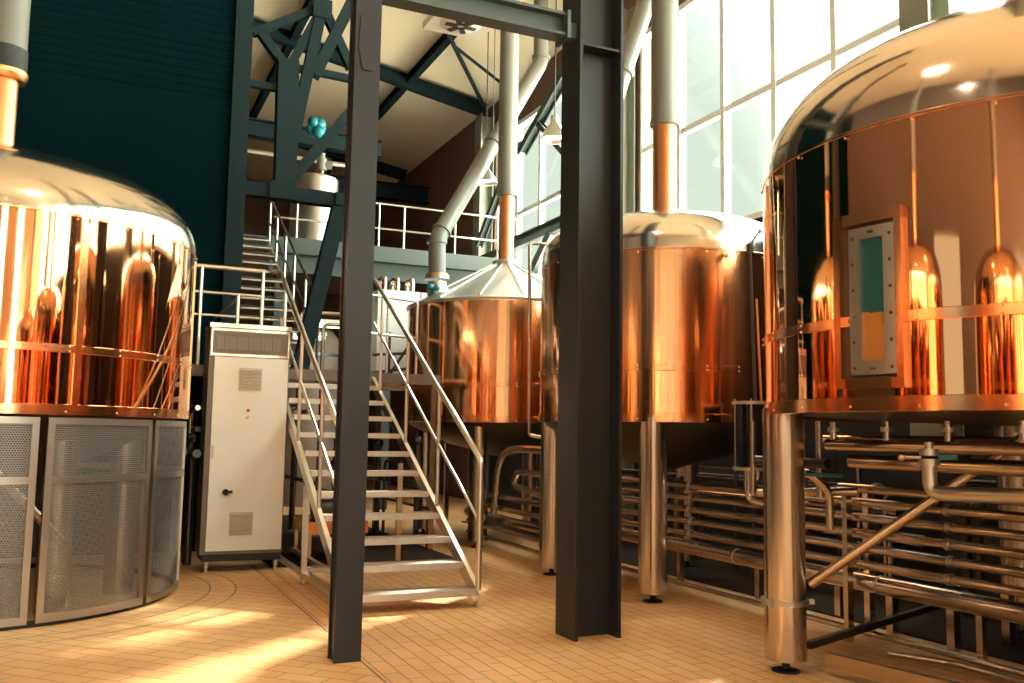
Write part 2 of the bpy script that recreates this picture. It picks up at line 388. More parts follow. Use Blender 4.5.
for bx in ((2.64, 2.92, 7.78, 8.06), (2.12, 2.5, 4.95, 5.2), (3.08, 3.3, 4.95, 5.14)):
    MB().box(bx[0], bx[1], Y - .14, Y - .12, bx[2], bx[3]).build('gusset_plate', 'teal_paint', kb)

# ------------------------------------------------------------------ tanks
def dome_prof(R, z0, h, rtop, p=2.5, n=26):
    out = []
    for i in range(n + 1):
        a = PI / 2 * i / n
        r = R * max(0, math.cos(a)) ** (2 / p); zz = z0 + h * math.sin(a) ** (2 / p)
        if r < rtop: break
        out.append((r, zz))
    out.append((rtop, z0 + h)); return out
def band(C, R, z0, z1, d=.012): return MB().lathe([(R, z0), (R + d, z0 + .004), (R + d, z1 - .004), (R, z1)], C, 96)
def rivets(C, R, zs, angs, r=.012):
    m = MB()
    for z in zs:
        for a in angs: m.ball((C[0] + R * math.cos(a), C[1] + R * math.sin(a), z), r, 6)
    return m
def leg(root, x, y, r, ztop, ring=None):
    l = MB().tube([(x, y, .085), (x, y, ztop)], r, 28).build('leg', 'steel_leg', root)
    f = MB(); f.tube([(x, y, .012), (x, y, .09)], .026, 10); f.lathe([(.0001, 0), (.095, 0), (.095, .012), (.03, .022), (.0001, .022)], (x, y), 20)
    f.build('levelling_foot', 'rubber', l)
    if ring:
        q = MB(); q.lathe([(r, ring - .018), (r + .02, ring - .018), (r + .02, ring + .018), (r, ring + .018)], (x, y), 28)
        for a in (.4, PI + .4): q.box(x + (r + .03) * math.cos(a) - .02, x + (r + .03) * math.cos(a) + .02, y + (r + .03) * math.sin(a) - .02, y + (r + .03) * math.sin(a) + .02, ring - .03, ring + .03)
        q.build('pipe_clamp', 'steel_pale', l)
    return l
def tank(C, R, zb, zm, zs, zt, label, dome='copper_dome', legs=(), stack=None, seams=(), cone=True, p=2.5, hide_cone=None, group='copper brewing tanks', rtop=.14, shell='copper'):
    root = thing('brewing_tank', (C[0], C[1], 0), label, 'tank', group)
    MB().lathe([(R - .1, zb), (R, zb), (R, zm - .02), (R, zm), (R, zs)], C, 128).build('shell', shell, root)
    if dome == 'facet':
        n = 14; m = MB(); m.lathe([(R + .02, zs - .02), (R + .03, zs + .02), (R - .05, zs + .06)], C, 128)
        m.build('rim', 'steel_pale', root)
        m = MB(); m.lathe([(R - .05, zs + .055), (.22, zt)], C, n, False); m.build('faceted_roof', 'roof_steel', root)
        m = MB()
        for i in range(n):
            a = 2 * PI * i / n; m.bar((C[0] + (R - .06) * math.cos(a), C[1] + (R - .06) * math.sin(a), zs + .065), (C[0] + .22 * math.cos(a), C[1] + .22 * math.sin(a), zt + .01), .03, .02)
        m.build('roof_seam', 'steel_pale', root)
        m = MB().lathe([(.22, zt - .25), (.22, zt + .06), (.17, zt + .09)], C, 32); m.build('collar', 'steel_pale', root)
    else:
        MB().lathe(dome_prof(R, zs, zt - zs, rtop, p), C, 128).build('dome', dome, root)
        band(C, R, zs - .012, zs + .012, .006).build('shoulder_band', 'copper_band', root)
    band(C, R, zm - .034, zm + .034).build('middle_band', 'copper_band', root)
    band(C, R, zb, zb + .09).build('bottom_band', 'copper_band', root)
    for a in seams:
        MB().arcblock(C, R - .004, R + .011, a - .03 / R, a + .03 / R, zb + .09, zs - .05, 2).build('seam_strip', 'copper_band', root)
    angs = [2 * PI * i / 26 + .07 for i in range(26)]
    rivets(C, R + .012, (zm - .02, zm + .02, zb + .03, zs - .03), angs, .008).build('rivet', 'brass', root, kind='stuff')
    if cone:
        MB().lathe([(R - .03, zb + .02), (R - .1, zb - .05), (R * .55, zb - .32), (.2, zb - .47), (.14, zb - .5), (.0001, zb - .5)], C, 64).build('cone_bottom', 'steel_dark', root)
    for x, y in legs: leg(root, x, y, .142, zb + .05, ring=None)
    if stack:
        (r0, z1, r1, ztop, mat2, flange) = stack
        st = MB().tube([(C[0], C[1], zt - .05), (C[0], C[1], z1)], r0, 32).build('copper_stack', 'copper_pipe', root)
        MB().lathe([(r0, zt - .02), (r0 + .05, zt - .01), (r0 + .03, zt + .03), (r0, zt + .05)], C, 32).build('stack_collar', 'copper_band', st)
        if flange:
            MB().lathe([(r0, z1 - .06), (r0 + .05, z1 - .05), (r0 + .08, z1 - .0), (r0 + .08, z1 + .04), (r0, z1 + .05)], C, 40).build('flange', 'copper_pipe', st)
            MB().lathe([(r1 - .01, z1 + .04), (r1 + .012, z1 + .05), (r1 + .012, z1 + .27), (r1 - .01, z1 + .28)], C, 40).build('sleeve_end', 'duct_dark', root)
        MB().tube([(C[0], C[1], z1 - .02), (C[0], C[1], ztop)], r1, 32).build('grey_stack', mat2, root)
        if not flange: MB().lathe([(r1, z1 - .01), (r1 + .012, z1 - .01), (r1 + .012, z1 + .05), (r1, z1 + .05)], C, 32).build('stack_joint', mat2, root)
    return root
# left tank
C1 = (-1.02, 10.22); R1 = 1.91
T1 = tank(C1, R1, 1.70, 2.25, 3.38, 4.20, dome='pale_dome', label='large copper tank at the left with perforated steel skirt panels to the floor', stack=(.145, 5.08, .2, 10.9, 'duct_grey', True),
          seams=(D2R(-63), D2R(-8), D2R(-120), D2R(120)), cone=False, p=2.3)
for a in (-100, -55, -10, 60, 150): 
    MB().tube([(C1[0] + 1.35 * math.cos(D2R(a)), C1[1] + 1.35 * math.sin(D2R(a)), 0), (C1[0] + 1.35 * math.cos(D2R(a)), C1[1] + 1.35 * math.sin(D2R(a)), 1.5)], .14, 20).build('leg', 'steel_leg', T1)
MB().tube([(C1[0] + .25, C1[1] - 1.5, 1.3), (C1[0] + .85, C1[1] - 1.3, .6)], .04, 10).build('drain_pipe', 'steel', T1)
MB().lathe([(R1 - .1, 1.71), (1.5, 1.5), (.9, 1.25), (.2, 1.05), (.0001, 1.05)], C1, 48).build('cone_bottom', 'steel_dark', T1)
RS = R1 - .02
edges = [-175, -140, -105, -69.8, -36.2, -3, 31, 66, 101, 136]
gap = D2R(1.0)
for i in range(len(edges) - 1):
    a0, a1 = D2R(edges[i]) + gap, D2R(edges[i + 1]) - gap
    if edges[i] == -36.2: a0 -= gap * .5
    m = MB(); fw = .055 / RS
    for (b0, b1, z0, z1) in ((a0, a0 + fw, .035, 1.68), (a1 - fw, a1, .035, 1.68), (a0, a1, .035, .10), (a0, a1, 1.625, 1.68), (a0, a1, 1.14, 1.20)):
        m.arcblock(C1, RS - .02, RS + .012, b0, b1, z0, z1, 14 if b1 - b0 > .2 else 2)
    fr = m.build('skirt_panel', 'skirt_steel', T1)
    me = MB(); seg = 16; me.lathe([(RS - .006, .1), (RS - .006, 1.65)], C1, seg, True, a0, a1)
    sh = me.build('perforated_sheet', 'perforated_sheet', fr)
    uvl = sh.data.uv_layers.new(name='UVMap')
    for poly in sh.data.polygons:
        for li in poly.loop_indices:
            co = sh.data.vertices[sh.data.loops[li].vertex_index].co
            a = math.atan2(co.y - C1[1], co.x - C1[0]); uvl.data[li].uv = ((a + 7) * RS, co.z)
MB().lathe([(RS - .05, .0), (RS - .03, 0), (RS - .03, .05), (RS - .05, .05)], C1, 96).build('skirt_base', 'rubber', T1)
# faceted tank at the back
C2 = (5.9, 13.4); R2 = 1.54
T2 = tank(C2, R2, 1.77, 2.31, 3.55, 4.3, shell='copper_satin', label='farthest copper tank with a faceted pale steel roof, right of the stairs', dome='facet',
          legs=((5.09, 12.40), (4.93, 14.29), (6.87, 12.4), (6.87, 14.4)), stack=(.125, 5.46, .155, zr(5.9) - .05, 'duct_grey', False), seams=(D2R(-150), D2R(-110)))
# middle tank
C3 = (5.9, 8.85); R3 = 1.42
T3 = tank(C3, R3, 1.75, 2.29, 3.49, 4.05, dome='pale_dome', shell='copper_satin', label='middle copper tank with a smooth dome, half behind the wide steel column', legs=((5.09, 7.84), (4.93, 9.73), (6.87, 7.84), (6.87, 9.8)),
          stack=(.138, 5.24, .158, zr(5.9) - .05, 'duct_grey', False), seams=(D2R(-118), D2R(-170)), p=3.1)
# near right tank
C4 = (5.9, 4.3); R4 = 1.8
T4 = tank(C4, R4, 1.77, 2.31, 3.47, 4.5, 'nearest copper tank at the right edge with a framed sight window', legs=((4.48, 5.22), (4.75, 3.0), (7.1, 5.4), (7.1, 3.1)),
          stack=(.15, 5.3, .17, zr(5.9) - .05, 'duct_grey', False), seams=(D2R(150), D2R(-125)), p=2.2, cone=False)
MB().lathe([(R4 - .08, 1.79), (R4 * .6, 1.75), (.2, 1.72), (.0001, 1.72)], C4, 48).build('cone_bottom', 'steel_dark', T4)
# clamp ring on the near leg
for o in T4.children:
    if o.name.startswith('leg') and abs(o.data.vertices[0].co.x - 4.48) < .3:
        q = MB(); r = .142
        q.lathe([(r, .46), (r + .022, .46), (r + .022, .495), (r, .495)], (4.48, 5.22), 28)
        for a in (D2R(200), D2R(330), D2R(20)): q.bar((4.48 + (r + .01) * math.cos(a), 5.22 + (r + .01) * math.sin(a), .478), (4.48 + (r + .06) * math.cos(a), 5.22 + (r + .045) * math.sin(a), .478), .025, .035)
        q.build('pipe_clamp', 'steel_pale', o); break
# sight window on the near tank
A0, A1, Z0, Z1 = D2R(-178.6), D2R(-164.2), 1.965, 2.95
m = MB(); fa = .07 / R4
for (b0, b1, z0, z1) in ((A0, A0 + fa * .7, Z0, Z1), (A1 - fa * .6, A1, Z0, Z1), (A0, A1, Z1 - .07, Z1), (A0, A1, Z0 - .06, Z0)):
    m.arcblock(C4, R4 - .01, R4 + .045, b0, b1, z0, z1, 6)
wf = m.build('window_surround', 'copper_band', T4)
S0, S1 = A0 + fa * 1.5, A1 - fa * .62
m = MB(); m.arcblock(C4, R4, R4 + .004, A0 + fa * .7, A1 - fa * .6, Z0, Z1 - .07, 6); m.build('window_recess', 'steel_dark', wf)
m = MB()
for (b0, b1, z0, z1) in ((S0, S0 + .042, Z0 + .02, Z1 - .09), (S1 - .042, S1, Z0 + .02, Z1 - .09), (S0, S1, Z1 - .16, Z1 - .09), (S0, S1, Z0 + .02, Z0 + .10)):
    m.arcblock(C4, R4, R4 + .03, b0, b1, z0, z1, 5)
wi = m.build('window_frame', 'steel_pale', T4)
m = MB(); m.arcblock(C4, R4 + .002, R4 + .012, S0 + .042, S1 - .042, Z0 + .10, Z1 - .16, 5); m.build('sight_glass', 'sight_glass', wi)
m = MB()
for a in (S0 + .018, S1 - .018):
    for i in range(6): z = Z0 + .06 + i * .155; m.ball((C4[0] + (R4 + .032) * math.cos(a), C4[1] + (R4 + .032) * math.sin(a), z), .011, 7)
for a in (S0 + .09, S1 - .09):
    for z in (Z0 + .055, Z1 - .125): m.ball((C4[0] + (R4 + .032) * math.cos(a), C4[1] + (R4 + .032) * math.sin(a), z), .011, 7)
m.build('bolt', 'steel_dark', wi)
for y, lab in ((-.25, 'copper tank beside the viewpoint on the window side, seen only mirrored in the left tank'), (-4.8, 'copper tank far behind the viewpoint on the window side, seen only mirrored')):
    tank((5.9, y), 1.5, 1.75, 2.29, 3.5, 4.2, lab, legs=((4.85, y - .9), (4.85, y + .9), (6.95, y - .9), (6.95, y + .9)), stack=(.14, 5.2, .16, zr(5.9) - .05, 'duct_grey', False))
# two more tanks of the left row that the near tank mirrors
for C, lab in (((-3.4, 4.6), 'copper tank left of the viewpoint, seen only mirrored in the near tank'), ((-3.4, -.2), 'copper tank behind the viewpoint on the left, seen only mirrored')):
    tank(C, 1.5, 1.75, 2.29, 3.5, 4.2, lab, legs=((C[0] + .95, C[1] + .95), (C[0] + .95, C[1] - .95), (C[0] - .95, C[1] + .95), (C[0] - .95, C[1] - .95)), stack=(.14, 5.2, .16, zr(C[0]) - .05, 'duct_grey', False))

# ------------------------------------------------------------------ vent ducts
d = thing('vent_duct', (4.74, 13.4, 3.7), 'grey vent duct rising diagonally from the faceted tank roof', 'duct')
MB().tube([(4.74, 13.4, 3.62), (4.74, 13.4, 3.945)], .15, 24).build('duct_socket', 'steel_pale', T2)
P = [(4.74, 13.4, 3.99), (4.72, 13.4, 4.62), (7.06, 14.6, 8.37), (7.04, 14.6, 9.75)]
MB().tube(P, .135, 24, bend=.16).build('pipe', 'duct_grey', d)
def ring_on(a, b, t, r, w, parent, mat='duct_grey', nm='flange'):
    a, b = Vector(a), Vector(b); p = a.lerp(b, t); dd = (b - a).normalized() * w
    MB().tube([p - dd, p + dd], r, 24).build(nm, mat, parent)
ring_on(P[0], P[1], .04, .19, .03, d, 'steel_pale'); ring_on(P[0], P[1], .10, .17, .02, d, 'copper_pipe'); ring_on(P[0], P[1], .93, .16, .025, d); ring_on(P[1], P[2], .04, .16, .02, d)
ring_on(P[1], P[2], .50, .165, .035, d); ring_on(P[2], P[3], .06, .165, .03, d)
rod('hanger_wire', (5.88, 13.98, 6.72), (5.88, 13.98, 9.9), .008, 'steel_dark', 'thin hanger wire holding the diagonal vent duct', 'wire')
m = MB(); m.ball((4.52, 13.06, 3.80), .055); m.ball((4.60, 13.0, 3.79), .05); m.tube([(4.56, 13.03, 3.70), (4.56, 13.03, 3.8)], .03, 8)
tag(m.build('inlet_valve', 'cyan_plastic'), 'small cyan plastic valve on the faceted tank roof beside the duct foot', 'valve')
d = thing('vent_duct', (5.6, 9.9, 4.0), 'grey vent duct leaning up right just behind the wide steel column', 'duct')
MB().tube([(5.35, 9.75, 3.7), (5.35, 9.75, 4.095)], .14, 24).build('duct_socket', 'steel_pale', T3)
P = [(5.35, 9.75, 4.14), (5.35, 9.75, 4.7), (6.55, 10.3, 7.45), (6.75, 10.4, 9.6)]
MB().tube(P, .12, 24, bend=.16).build('pipe', 'duct_grey', d); ring_on(P[1], P[2], .60, .145, .04, d); ring_on(P[0], P[1], .04, .17, .03, d, 'steel_pale')

# ------------------------------------------------------------------ stairs
ST = thing('staircase', (2.74, 8.12, 0), 'steel open staircase of twelve grating treads climbing between the tanks', 'stairs')
XA, XB = 2.11, 3.37; Z0s, HS, Y0s, GS = .16, .2042, 8.12, .3554
for i in range(11):
    y, z = Y0s + i * GS, Z0s + i * HS
    t = MB(); t.box(XA + .03, XB - .03, y, y + .30, z - .035, z); t.box(XA + .03, XB - .03, y - .004, y + .02, z - .055, z + .004); t.box(XA + .03, XB - .03, y + .285, y + .30, z - .05, z)
    t.build('tread', 'tread', ST)
for x in (XA, XB):
    a = Vector((x, Y0s - .02, Z0s - .10)); b = Vector((x, Y0s + 11 * GS - .02, Z0s + 11 * HS - .12))
    MB().bar(a, b, .045, .13).build('stringer', 'steel_rail', ST)
def foot(mb, x, y): mb.tube([(x, y, 0), (x, y, .07)], .02, 8); mb.lathe([(.0001, 0), (.04, 0), (.04, .015), (.0001, .02)], (x, y), 12)
for x in (XA, XB): m = MB(); m.bar((x, 8.18, .06), (x, 8.18, .16), .06, .06); foot(m, x, 8.2); m.build('foot', 'steel_rail', ST)
for x, s in ((XA, 'left'), (XB, 'right')):
    zt0, zt1 = 1.36, 3.66; yb, yt = 8.16, 12.05
    rr = [(x, yb, .14), (x, yb, zt0), (x, yt, zt1)]
    if x == XA: rr += [(x - .12, yt + .1, zt1 + .02)]
    else: rr += [(x, yt + .3, zt1 + .03)]
    MB().tube(rr, .028, 14, bend=.06).build('handrail', 'steel_rail', ST)
    sl = (zt1 - zt0) / (yt - yb)
    MB().tube([(x, yb, .78), (x, yt, .78 + sl * (yt - yb))], .017, 10).build('mid_rail', 'steel_rail', ST)
    for y in (9.35, 10.5, 11.64):
        MB().tube([(x, y, Z0s + (y - Y0s) / GS * HS - .06), (x, y, zt0 + sl * (y - yb) - .02)], .021, 12).build('post', 'steel_rail', ST)
for x, y, z in ((XA, 9.95, 1.02), (XB - .12, 10.3, 1.25)):
    m = MB(); m.bar((x, y, .06), (x, y, z), .055, .055); foot(m, x, y); m.build('support_post', 'steel_rail', ST)
m = MB(); m.bar((XA, 8.3, .1), (XA, 12.0, .1), .05, .05); m.bar((XA, 9.95, .14), (XB, 9.95, .14), .05, .05); m.bar((XA + .3, 9.0, .1), (XA + .3, 12.0, .1), .05, .05); m.build('base_frame', 'steel_rail', ST)
# landing
LD = thing('stair_landing', (2.4, 12.1, 0), 'steel landing deck at the top of the lower stair flight', 'platform')
LZ = Z0s + 11 * HS
m = MB(); m.box(.95, 4.35, 12.06, 12.9, LZ - .05, LZ); m.box(1.8, 4.35, 12.9, 15.1, LZ - .05, LZ); m.box(3.2, 6.0, 15.1, 16.0, LZ - .05, LZ); m.build('deck', 'tread', LD)
m = MB(); m.box(.95, 4.35, 12.04, 12.09, LZ - .14, LZ); m.box(.95, .99, 12.09, 12.9, LZ - .14, LZ); m.build('edge_beam', 'cabinet_frame', LD)
for x, y in ((1.4, 12.7), (4.3, 12.2), (2.0, 14.9), (4.3, 14.9), (5.9, 15.9)): MB().bar((x, y, 0), (x, y, LZ - .05), .08, .08).build('support', 'steel', LD)
GR = thing('guard_rail', (1.5, 12.1, LZ), 'steel guard rail on the landing above the control cabinet, left of the stair', 'railing')
for z, r in ((LZ + 1.26, .028), (LZ + .93, .018), (LZ + .64, .018)): MB().tube([(.97, 12.13, z), (1.93, 12.13, z - .005)], r, 10).build('rail', 'steel_rail', GR)
for x in (1.14, 1.6, 1.9): MB().tube([(x, 12.13, LZ + .003), (x, 12.13, LZ + (1.26 if x != 1.6 else .92))], .024, 10).build('post', 'steel_rail', GR)
MB().tube([(1.6, 12.13, LZ + .9), (1.35, 12.9, LZ + .62)], .015, 8).build('return_rail', 'steel_rail', GR)
GR = thing('guard_rail', (4.0, 13, LZ), 'steel guard rail hoop on the landing in front of the white panel', 'railing')
for pts in ([(3.45, 12.7, LZ), (3.45, 12.7, LZ + 1.15), (4.3, 13.0, LZ + 1.15), (4.3, 13.0, LZ)], [(3.45, 12.7, LZ + .6), (4.3, 13.0, LZ + .6)]):
    MB().tube(pts, .022, 10, bend=.07).build('rail', 'steel_rail', GR)
MB().tube([(3.8, 12.83, LZ), (3.8, 12.83, LZ + 1.15)], .02, 10).build('post', 'steel_rail', GR)

# second flight
S2 = thing('staircase', (2.3, 13.9, LZ), 'upper steel stair flight rising behind the edge of the dark ribbed wall', 'stairs')
n2 = 14; Yt0 = 13.95; zt = 5.32; g2 = (18.35 - Yt0) / n2; h2 = (zt - LZ) / n2
for i in range(1, n2 + 1):
    y, z = Yt0 + (i - 1) * g2, LZ + i * h2
    t = MB(); t.box(1.6, 2.92, y, y + .28, z - .03, z); t.box(1.6, 2.92, y, y + .02, z - .055, z + .003); t.build('tread', 'tread', S2)
for x in (1.58, 2.95): MB().bar((x, Yt0 - .02, LZ + .14), (x, 18.33, zt - .05), .04, .14).build('stringer', 'steel_rail', S2)
rs = (6.3 - 3.52) / (18.5 - 13.57)
MB().tube([(2.95, 13.57, LZ + .005), (2.95, 13.57, 3.5), (2.95, 18.33, 3.5 + 4.76 * rs)], .022, 10, bend=.05).build('handrail', 'steel_dark', S2)
MB().tube([(2.95, 13.57, 2.98), (2.95, 18.33, 5.70)], .016, 8).build('mid_rail', 'steel_dark', S2)
for y in (14.6, 15.6, 16.5, 17.45, 18.3): MB().tube([(2.95, y, LZ + (y - Yt0) * h2 / g2), (2.95, y, 3.5 + (y - 13.57) * rs)], .026, 10).build('post', 'steel_pale', S2)

# upper platform
UP = thing('upper_platform', (5, 18.4, 5), 'grey green upper platform carrying tanks at the back of the hall', 'platform')
MB().box(1.75, 8.05, 18.47, 24.5, 5.3, 5.42).build('deck', 'tread', UP)
m = MB(); m.box(3.0, 8.05, 18.36, 18.44, 5.14, 5.46); m.box(3.0, 8.05, 18.44, 18.6, 5.14, 5.2); m.box(3.0, 8.05, 18.55, 18.6, 4.78, 5.14); m.box(3.0, 8.05, 18.40, 18.6, 4.76, 4.80); m.build('edge_girder', 'green_paint', UP)
MB().box(1.75, 3.0, 18.38, 18.46, 5.14, 5.44).build('stair_head_beam', 'green_paint', UP)
for x in (3.3, 5.6, 7.9): MB().ibeam((x, 19.0, 0), (x, 19.0, 5.3), .2, .2, up=(0, 1, 0)).build('support', 'green_paint', UP)
UR = thing('guard_rail', (5.5, 18.4, 5.4), 'thin steel guard rail along the upper platform edge at the back', 'railing')
for z in (6.38, 5.85): MB().tube([(3.05, 18.42, z), (8.0, 18.42, z)], .02, 8).build('rail', 'steel_rail', UR)
for x in (3.5, 4.35, 5.2, 5.75, 6.9, 7.9): MB().tube([(x, 18.42, 5.46), (x, 18.42, 6.38)], .02, 8).build('post', 'steel_rail', UR)
# pale vessel on the platform
VT = thing('storage_vessel', (4.08, 19.6, 5.42), 'pale cylindrical vessel with a pump head standing on the upper platform', 'tank')
MB().lathe([(.0001, 5.424), (.5, 5.424), (.5, 7.02), (.46, 7.06), (.0001, 7.08)], (4.08, 19.6), 48).build('body', 'steel_pale', VT)
m = MB(); m.tube([(4.2, 19.55, 7.06), (4.2, 19.55, 7.25)], .05, 12); m.tube([(4.2, 19.55, 7.25), (4.2, 19.55, 7.5)], .11, 16); m.tube([(4.2, 19.55, 7.36), (4.42, 19.5, 7.36)], .09, 14); m.tube([(4.2, 19.55, 7.5), (4.2, 19.55, 7.62)], .07, 12)
m.build('pump_head', 'duct_grey', VT)
m = MB(); random.seed(3)
for i in range(9): m.ball((4.25 + random.uniform(-.2, .2), 20.55 + random.uniform(-.15, .15), 8.5 + random.uniform(-.12, .12)), random.uniform(.09, .16), 9)
tag(m.build('hanging_wrap', 'cyan_plastic'), 'bunched cyan plastic wrap hanging under the roof behind the bracing', 'wrap')
rod('hanging_pipe', (1.9, 20.5, 7.75), (5.2, 20.5, 7.7), .06, 'steel_pale', 'pale horizontal pipe crossing behind the dark bracing', 'pipe')
tag(MB().ibeam((1.9, 21.3, 8.55), (6.0, 21.3, 8.45), .3, .4).build('cross_beam', 'teal_paint'), 'dark horizontal beam behind the bracing above the pale vessel', 'beam')
tag(MB().ibeam((4.2, 24.4, 8.3), (8.3, 24.4, 8.3), .3, .45).build('cross_beam', 'teal_paint'), 'dark green beam across the back hall just above the brown wall area', 'beam')

# white panel tank behind the faceted tank, and equipment under the platform
WP = thing('white_panel_tank', (5.0, 15.4, LZ), 'tall white insulated panel box behind the landing rail, left of the faceted tank', 'cabinet')
MB().box(4.32, 5.9, 15.2, 15.9, LZ + .1, 4.05).build('body', 'white_panel', WP)
MB().box(4.4, 5.85, 15.25, 15.85, LZ, LZ + .1).build('plinth', 'rubber', WP)
m = MB(); m.box(5.08, 5.095, 15.19, 15.2, LZ + .1, 4.05); m.build('panel_joint', 'steel_dark', WP)
for x in (4.45, 4.68, 4.95):
    MB().tube([(x, 15.3, 4.04), (x, 15.3, 4.28), (x, 15.6, 4.28), (x, 15.6, 4.04)], .05, 12, bend=.1).build('pipe_bend', 'steel', WP)
for pts in ([(4.5, 15.05, 2.5), (4.5, 15.05, 3.3)], [(4.2, 15.0, 2.9), (5.3, 15.0, 3.0)], [(4.45, 15.0, 2.5), (5.0, 15.0, 3.35)], [(4.2, 15.02, 2.6), (5.2, 15.02, 2.75)]):
    MB().tube(pts, .025, 8).build('strut', 'steel_dark', WP)
EV = thing('process_vessel', (3.9, 19.6, 0), 'brownish process vessel under the upper platform beyond the landing', 'tank')
MB().lathe([(.0001, .0), (.7, .0), (.7, 3.6), (.5, 3.85), (.0001, 3.9)], (4.3, 20.6), 40).build('body', 'vessel_paint', EV)
m = MB()
for z in (2.9, 3.25): m.lathe([(.7, z), (.72, z), (.72, z + .06), (.7, z + .06)], (4.3, 20.6), 40)
m.build('hoop', 'steel_pale', EV)
for k, (x, y, lab) in enumerate(((3.3, 16.6, 'bent steel pipe loop standing behind the upper stair foot, left one'), (3.62, 16.2, 'bent steel pipe loop standing behind the upper stair foot, right one'))):
    tag(MB().tube([(x, y, 0), (x, y, 3.75 - .25 * k), (x + .8, y, 3.75 - .25 * k), (x + .8, y, 0)], .035, 10, bend=.12).build('pipe_loop', 'steel'), lab, 'pipe', 'pipe loops')
for (x0, x1, y, z, lab) in ((4.0, 4.72, 18.95, 3.80, 'glowing tube lamp under the upper platform, right of the upper stair'), (3.6, 4.3, 18.95, 3.53, 'glowing tube lamp seen through the upper stair posts')):
    L_ = thing('tube_lamp', (x0, y, z), lab, 'lamp', 'tube lamps under the platform')
    MB().box(x0, x1, y - .06, y + .06, z + .05, z + .12).build('housing', 'frame_white', L_)
    MB().tube([(x0 + .03, y, z), (x1 - .03, y, z)], .05, 10).build('tube', 'tube_glow', L_)

# ------------------------------------------------------------------ control cabinet
CB = thing('control_cabinet', (1.62, 11.0, 0), 'tall cream control cabinet with vent grilles standing left of the stairs', 'cabinet')
cx0, cx1, cy0, cy1 = 1.165, 2.075, 11.03, 11.55
m = MB(); m.box(cx0, cx1, cy0, cy1, .2, 2.8); m.build('body', 'cabinet_frame', CB)
dr = MB().box(cx0 + .06, cx1 - .015, cy0 - .03, cy0, .24, 2.44).build('door', 'cream_paint', CB)
m = MB(); m.box(cx0 - .01, cx1 + .01, cy0 - .03, cy1 + .02, 2.78, 2.83); m.build('top_plate', 'steel', CB)
m = MB(); m.box(cx0 + .02, cx1 - .02, cy0 - .02, cy0 - .005, 2.47, 2.76); up = m.build('display_panel', 'cabinet_frame', CB)
m = MB()
for (a0, a1, b0, b1) in ((cx0 + .01, cx1 - .01, 2.45, 2.48), (cx0 + .01, cx1 - .01, 2.74, 2.77), (cx0 + .01, cx0 + .03, 2.48, 2.74), (cx1 - .03, cx1 - .01, 2.48, 2.74)): m.box(a0, a1, cy0 - .03, cy0 - .018, b0, b1)
m.build('panel_frame', 'steel', up)
m = MB()
for i in range(16):
    x = cx0 + .08 + i * .045; h = .15; m.box(x, x + (.040, .03, .036)[i % 3], cy0 - .0235, cy0 - .019, 2.53, 2.53 + h)
m.build('terminal_strip', 'terminal', up)
m = MB(); m.box(cx0 + .03, cx1 - .01, cy0, cy1 - .02, .12, .2); m.build('plinth', 'rubber', CB)
for x in (cx0 + .08, cx1 - .06):
    m = MB(); foot(m, x, cy0 + .05); m.tube([(x, cy0 + .05, .05), (x, cy0 + .05, .13)], .03, 10); m.build('foot', 'steel_pale', CB)
for (gx, gz) in ((1.50, 2.06), (1.47, .41)):
    m = MB(); m.box(gx, gx + .26, cy0 - .042, cy0 - .03, gz, gz + .26)
    for i in range(9): m.add([(gx + .02, cy0 - .042, gz + .025 + i * .025), (gx + .24, cy0 - .042, gz + .025 + i * .025), (gx + .24, cy0 - .056, gz + .03 + i * .025), (gx + .02, cy0 - .056, gz + .03 + i * .025), (gx + .24, cy0 - .042, gz + .042 + i * .025), (gx + .02, cy0 - .042, gz + .042 + i * .025)], [(0, 1, 2, 3), (3, 2, 4, 5)])
    m.build('vent_grille', 'cream_grille', dr)
def button(x, z, r, mat, nm, d=.03):
    m = MB(); m.tube([(x, cy0 - .03, z), (x, cy0 - .03 - d, z)], r, 16); return m.build(nm, mat, dr)
button(1.62, 1.83, .018, 'red_plastic', 'button'); button(1.62, 1.75, .014, 'cream_grille', 'button')
button(1.41, .90, .035, 'black', 'handle', .05); MB().bar((1.41, cy0 - .09, .90), (1.48, cy0 - .09, .907), .03, .03).build('handle_lever', 'black', dr)
MB().box(cx0 + .075, cx0 + .095, cy0 - .045, cy0 - .03, 1.28, 1.42).build('hinge', 'cream_grille', dr)

# ------------------------------------------------------------------ process pipes
PX = 5.72
rack = thing('pipe_rack', (5.6, 6, 0), 'steel pipe rack frame under the near right tank carrying the pipe bundle', 'rack')
MB().bar((5.635, 5.81, 0), (5.635, 5.81, 1.17), .06, .05, (0, 1, 0)).build('post', 'steel_leg', rack)
for y in (2.6, 5.9, 8.6):
    MB().bar((PX + .2, y - .03, .0), (PX + .2, y - .03, 1.18), .06, .06).build('post', 'steel', rack)
MB().bar((4.67, 5.02, .11), (5.02, 3.2, .11), .06, .09).build('floor_beam', 'steel_leg', rack)
MB().bar((4.70, 5.24, .155), (7.2, 6.18, .155), .05, .05).build('floor_beam', 'steel_dark', rack)
for x, y in ((6.2, 5.9), (6.15, 5.25), (6.7, 5.2), (6.3, 6.6), (6.2, 7.6)): MB().bar((x, y, 0), (x, y, .42), .07, .07).build('support_post', 'steel', rack)
YN, YE = 2.0, 11.6
names = ('topmost', 'second', 'third', 'fourth', 'fifth')
